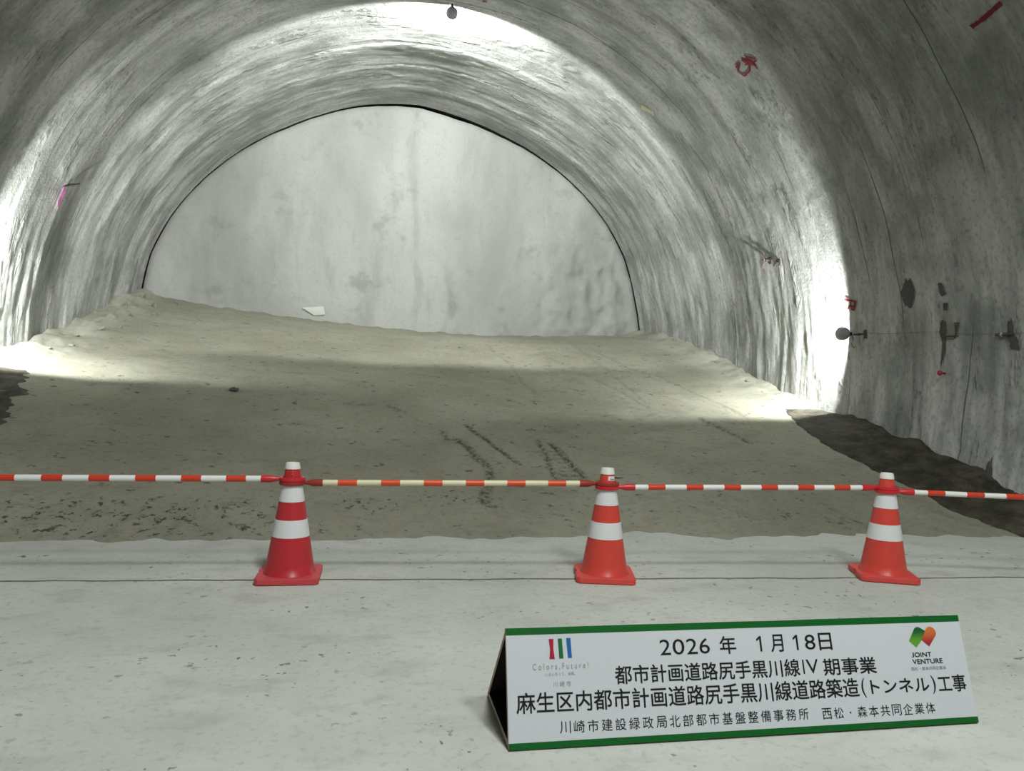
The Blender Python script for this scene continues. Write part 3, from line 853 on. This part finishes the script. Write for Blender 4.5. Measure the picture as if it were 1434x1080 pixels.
text('title_lettering', '工事', 1.693, .1145, 1.815, .175, INK, weight=WT)
def spaced(body, u0, v0, u1, v1, mat, name, wf=0.80, weight=0.0):
    n = len(body); step = (u1-u0)/(n-1+wf)
    for k, ch in enumerate(body):
        a = u0 + k*step
        if ch == '・': text(name, ch, a+step*.33, v0+(v1-v0)*.40, a+step*.47, v0+(v1-v0)*.57, mat); continue
        text(name, ch, a, v0, a+step*wf, v1, mat, weight=weight)
spaced('川崎市建設緑政局北部都市基盤整備事務所', 0.181, .0445, 1.128, .0835, INK, 'office_lettering', 0.78)
spaced('西松・森本共同企業体', 1.184, .0415, 1.660, .0800, INK, 'company_lettering', 0.80)
# city emblem: three brush strokes, red, green and blue
sheet('emblem_stroke', [(.1545, .3555), (.1720, .3555), (.1700, .322), (.1740, .2880), (.1545, .2880), (.1580, .322)], M['logo_red'], 0.002)
sheet('emblem_stroke', [(.1880, .3560), (.2030, .3560), (.2055, .2890), (.1905, .2890)], M['logo_green'], 0.002)
sheet('emblem_stroke', [(.2190, .3570), (.2345, .3570), (.2370, .2900), (.2225, .2900)], M['logo_blue'], 0.002)
text('slogan_lettering', 'C o l o r s , F u t u r e !', 0.0925, .250, 0.296, .274, M['ink_grey'])
text('slogan_lettering', 'いろいろって、未来。', 0.137, .2315, 0.247, .2435, M['ink_grey'])
text('city_lettering', '川 崎 市', 0.164, .1950, 0.229, .2135, M['ink_grey'])
# partnership emblem: two rounded ribbons meeting, printed with a colour gradient
def gradient(name, c0, c1, z0, z1):
    t = NT(name); v = t.obj(); sep = t.n('ShaderNodeSeparateXYZ'); t.t.links.new(v, sep.inputs[0])
    return t.out(t.mix(t.ramp(sep.outputs[2], ((z0, 0.0), (z1, 1.0))), c0, c1), 0.5)
M['jv_green'] = gradient('green_gradient_print', (0.10, 0.32, 0.02), (0.004, 0.085, 0.02), .300*ct, .345*ct)
M['jv_red'] = gradient('red_gradient_print', (0.36, 0.01, 0.03), (0.58, 0.15, 0.03), .290*ct, .345*ct)
def round_top(p0, p1, p2, p3):
    """four corners, the edge p1-p2 bulging outwards"""
    out = [p0]
    c = ((p1[0]+p2[0])/2, (p1[1]+p2[1])/2); r = math.hypot(p2[0]-p1[0], p2[1]-p1[1])/2
    a1 = math.atan2(p1[1]-c[1], p1[0]-c[0])
    for k in range(13):
        a = a1 - math.pi*k/12; out.append((c[0]+r*math.cos(a), c[1]+r*math.sin(a)*0.85))
    return out + [p3]
sheet('partner_emblem', [(1.627, .2800), (1.5995, .3050), (1.631, .349), (1.637, .3535), (1.645, .3555), (1.653, .3545), (1.681, .338), (1.660, .310)], M['jv_green'], 0.0020)
sheet('partner_emblem', [(1.684, .2830), (1.655, .3075), (1.683, .348), (1.692, .354), (1.703, .3555), (1.714, .351), (1.722, .342), (1.725, .332), (1.722, .323)], M['jv_red'], 0.0026)
text('partner_lettering', 'J', 1.600, .2445, 1.6095, .2615, M['ink'], weight=0.0004)
text('partner_lettering', 'OINT', 1.613, .2450, 1.687, .2615, M['ink'], weight=0.0004)
text('partner_lettering', 'VENTURE', 1.599, .2195, 1.7305, .2365, M['ink'], weight=0.0004)
text('partner_lettering', '西松・森本共同企業体', 1.588, .1960, 1.741, .2090, M['ink_dim'])

# ------------------------------------------------------------------ tunnel lamps
def build_lamp(loc, hang, power, label, group='round work lamps on the tunnel wall', soft=0.05, blend=0.12, cone=180, aim=None):
    """loc: centre of the ball; hang: unit vector towards the wall that carries it"""
    root = empty('work_lamp', loc)
    if label: tag(root, label, 'lamp', group)
    hang = Vector(hang).normalized()
    aim = Vector(aim if aim else (0, 1, 0)).normalized()
    q = aim.to_track_quat('Z', 'Y').to_matrix().to_4x4()
    n = 14; R = 0.095
    prof = [(0, -R)] + [(R*math.sin(math.pi*0.58*k/n), -R*math.cos(math.pi*0.58*k/n)) for k in range(1, n+1)]
    zr = prof[-1][1]; rr = prof[-1][0]
    prof += [(rr+0.004, zr+0.004), (rr-0.008, zr+0.012), (rr-0.012, zr-0.004)]
    lathe('housing', prof, M['housing'], root, 32, mtx=q)
    lathe('lens', [(0, zr+0.006), (rr-0.012, zr+0.002)], M['glow'], root, 32, mtx=q)
    # socket and clamp towards the wall
    s0 = hang*0.080; s1 = hang*0.135
    tube('socket', [s0, hang*0.10, s1], [0.022, 0.024, 0.018] if abs(hang.z) > 0.7 else [0.026, 0.028, 0.022], M['socket'], root, 16)
    tube('clamp', [hang*0.125, hang*0.145, hang*0.19], [0.012, 0.014, 0.008] if abs(hang.z) > 0.7 else [0.022, 0.028, 0.012], M['steel'], root, 12)
    side = hang.cross(Vector((0, 1, 0))); 
    if side.length < .1: side = Vector((1, 0, 0))
    pts = [hang*0.13, hang*0.14+Vector((0.0, -0.02, -0.07)), hang*0.11+Vector((0.0, -0.03, -0.14)), hang*0.16+Vector((0, -0.01, -0.19)), hang*0.22+Vector((0, 0.0, -0.12))]
    if abs(hang.z) > 0.7: pts = [hang*0.12, hang*0.17+Vector((.03, -.01, 0)), hang*0.23+Vector((.01, -.02, 0)), hang*0.30]
    tube('lead', pts, 0.006, M['cable'], root, 6)
    ld = bpy.data.lights.new('bulb_light', 'SPOT')
    ld.energy = power; ld.color = LAMP_COLOR; ld.spot_size = math.radians(cone); ld.spot_blend = blend; ld.shadow_soft_size = soft
    lo = bpy.data.objects.new('bulb_light', ld); link(lo, root)
    lo.location = aim*(zr+0.07)
    lo.rotation_euler = aim.to_track_quat('-Z', 'Y').to_euler()
    return root
build_lamp((1.393, 12.13, 6.948), (0, 0, 1), P_TOP, 'round grey lamp hanging from the crown of the vault')
build_lamp((6.52, 9.30, 1.998), (1, -0.15, 0), P_RIGHT, 'round grey lamp clamped to the right wall', aim=(-0.1, 1, 0.12), blend=0.2)
build_lamp((-4.27, 10.12, 2.30), (-1, -0.15, 0), P_LEFT, 'round lamp clamped to the left wall just outside the picture', blend=0.2)
# rear row, behind the camera
build_lamp((1.25, 0.8, 6.75), (0, 0, 1), P_REAR_TOP, 'round lamp hanging from the crown just behind the camera', soft=0.5, blend=0.6, cone=112, aim=(0, 0.35, -1))
build_lamp((2.2, -2.5, 6.6), (0, 0, 1), P_REAR_FAR, 'round lamp hanging from the crown further behind the camera', soft=0.5, blend=0.6, cone=100, aim=(0, 0.7, -1))

# lead running along the right wall
pts = []
for y in np.linspace(9.2, 4.6, 70):
    z = np.interp(y, [4.6, 6.7, 7.6, 8.3, 9.2], [1.80, 1.885, 1.935, 1.972, 1.995]) + 0.008*math.sin(y*5)
    th = math.degrees(math.asin((z-ZC)/R0)); pts.append(lining_pt(np.array(th), np.array(y), 0.014))
cb = tube('wire', pts, 0.0022, M['cable'], None, 6)
tag(cb, 'thin grey wire strung along the right wall at lamp height', 'wire')

# ------------------------------------------------------------------ bolts, tags and brackets on the walls
def wall_dir(th): return Vector((-math.cos(math.radians(th)), 0, -math.sin(math.radians(th))))
def wp(th, y, off=0.0): return Vector(lining_pt(np.array(float(th)), np.array(float(y)), off))
def ribbon(name, p, length, w, mat, parent, lean=(0, 0, 0)):
    V, F = [], []; n = 8
    for k in range(n+1):
        t_ = k/n; c = Vector(p) + Vector((0, 0, -length*t_)) + Vector(lean)*t_ + Vector((0.008*math.sin(t_*7), 0, 0))
        V += [c+Vector((0, -w/2, 0)), c+Vector((0, w/2, 0)), c+Vector((0.002, w/2, 0)), c+Vector((0.002, -w/2, 0))]
    for k in range(n):
        a = 4*k; b = a+4
        for i in range(4): F.append((a+i, a+(i+1) % 4, b+(i+1) % 4, b+i))
    F += [(3, 2, 1, 0), (4*n, 4*n+1, 4*n+2, 4*n+3)]
    return mesh_obj(name, V, F, mat, parent)
def bolt(th, y, length, label, tilt=(0, 0, 0), rad=0.014, plate=True):
    root = empty('rock_bolt', wp(th, y)); tag(root, label, 'bolt')
    d = (wall_dir(th) + Vector(tilt)).normalized()
    tube('rod', [d*-0.05, d*length], rad, M['rust'], root, 10)
    tube('nut', [d*length*0.45, d*length*0.62], rad*1.8, M['rust'], root, 6)
    if plate: tube('plate', [wall_dir(th)*0.0, wall_dir(th)*0.025], 0.055, M['rust'], root, 18)
    return root, d
tl = th_of(-3.971, 3.689)
rb, d = bolt(tl, 11.72, 0.24, 'rock bolt with a bright pink ribbon on the left wall', (-0.3, 0.7, 0.75), 0.013, plate=False)
ribbon('ribbon', wall_dir(tl)*0.03+Vector((0, -0.02, 0.0)), 0.29, 0.11, M['pink'], rb, (-0.06, -0.05, 0))
tr = th_of(6.446, 3.236)
rb, d = bolt(tr, 11.10, 0.13, 'rock bolt with a pale pink tag high on the right wall', (0, 0.15, 0.35), 0.018)
ribbon('tag', d*0.12+Vector((0, 0, 0.02)), 0.16, 0.06, M['palepink'], rb)
rb, d = bolt(tr-0.6, 10.86, 0.12, 'short bare rock bolt just right of the pale tagged bolt', (0, -0.2, -0.3), 0.02)
rb, d = bolt(th_of(6.703, 1.99), 9.05, 0.16, 'short rusty bolt right of the right wall lamp', (0, 0.3, 0), 0.012, plate=False)
# timber pad with two dark holes
pad = empty('bolt_pad', wp(th_of(6.703, 1.95), 7.55)); tag(pad, 'small grey timber pad on the right wall between dark marks', 'pad')
c = bmesh.new(); bmesh.ops.create_cube(c, size=1); bmesh.ops.scale(c, vec=(0.03, 0.13, 0.17), verts=c.verts)
bmesh.ops.bevel(c, geom=c.edges[:], offset=0.005, segments=2, affect='EDGES'); bm_obj('board', c, M['board'], pad)
tube('rod', [(0.02, -0.10, -0.055), (-0.022, -0.09, -0.055), (-0.022, 0.10, -0.055)], 0.009, M['rust'], pad, 8)
# clamp bar at the far right
rb = empty('wall_bracket', wp(th_of(6.707, 1.879), 6.80)); tag(rb, 'dark steel bracket on the right wall at the edge of the picture', 'bracket')
tube('bar', [(0.0, 0.13, 0.0), (-0.03, 0.12, 0.0), (-0.03, -0.10, 0.0)], 0.013, M['rust'], rb, 10)
tube('nut', [(-0.03, 0.05, 0), (-0.03, 0.02, 0)], 0.024, M['steel'], rb, 6)
# red capped pin
rb = empty('marker_pin', wp(th_of(6.718, 1.47), 7.62)); tag(rb, 'small red capped marker pin low on the right wall', 'pin')
d = wall_dir(th_of(6.718, 1.47))
tube('pin', [d*-0.03, d*0.06], 0.012, M['rust'], rb, 10)
bm = bmesh.new(); bmesh.ops.create_uvsphere(bm, u_segments=16, v_segments=10, radius=0.030); bmesh.ops.translate(bm, verts=bm.verts, vec=d*0.07)
bm_obj('cap', bm, M['red_tip'], rb, smooth=True)
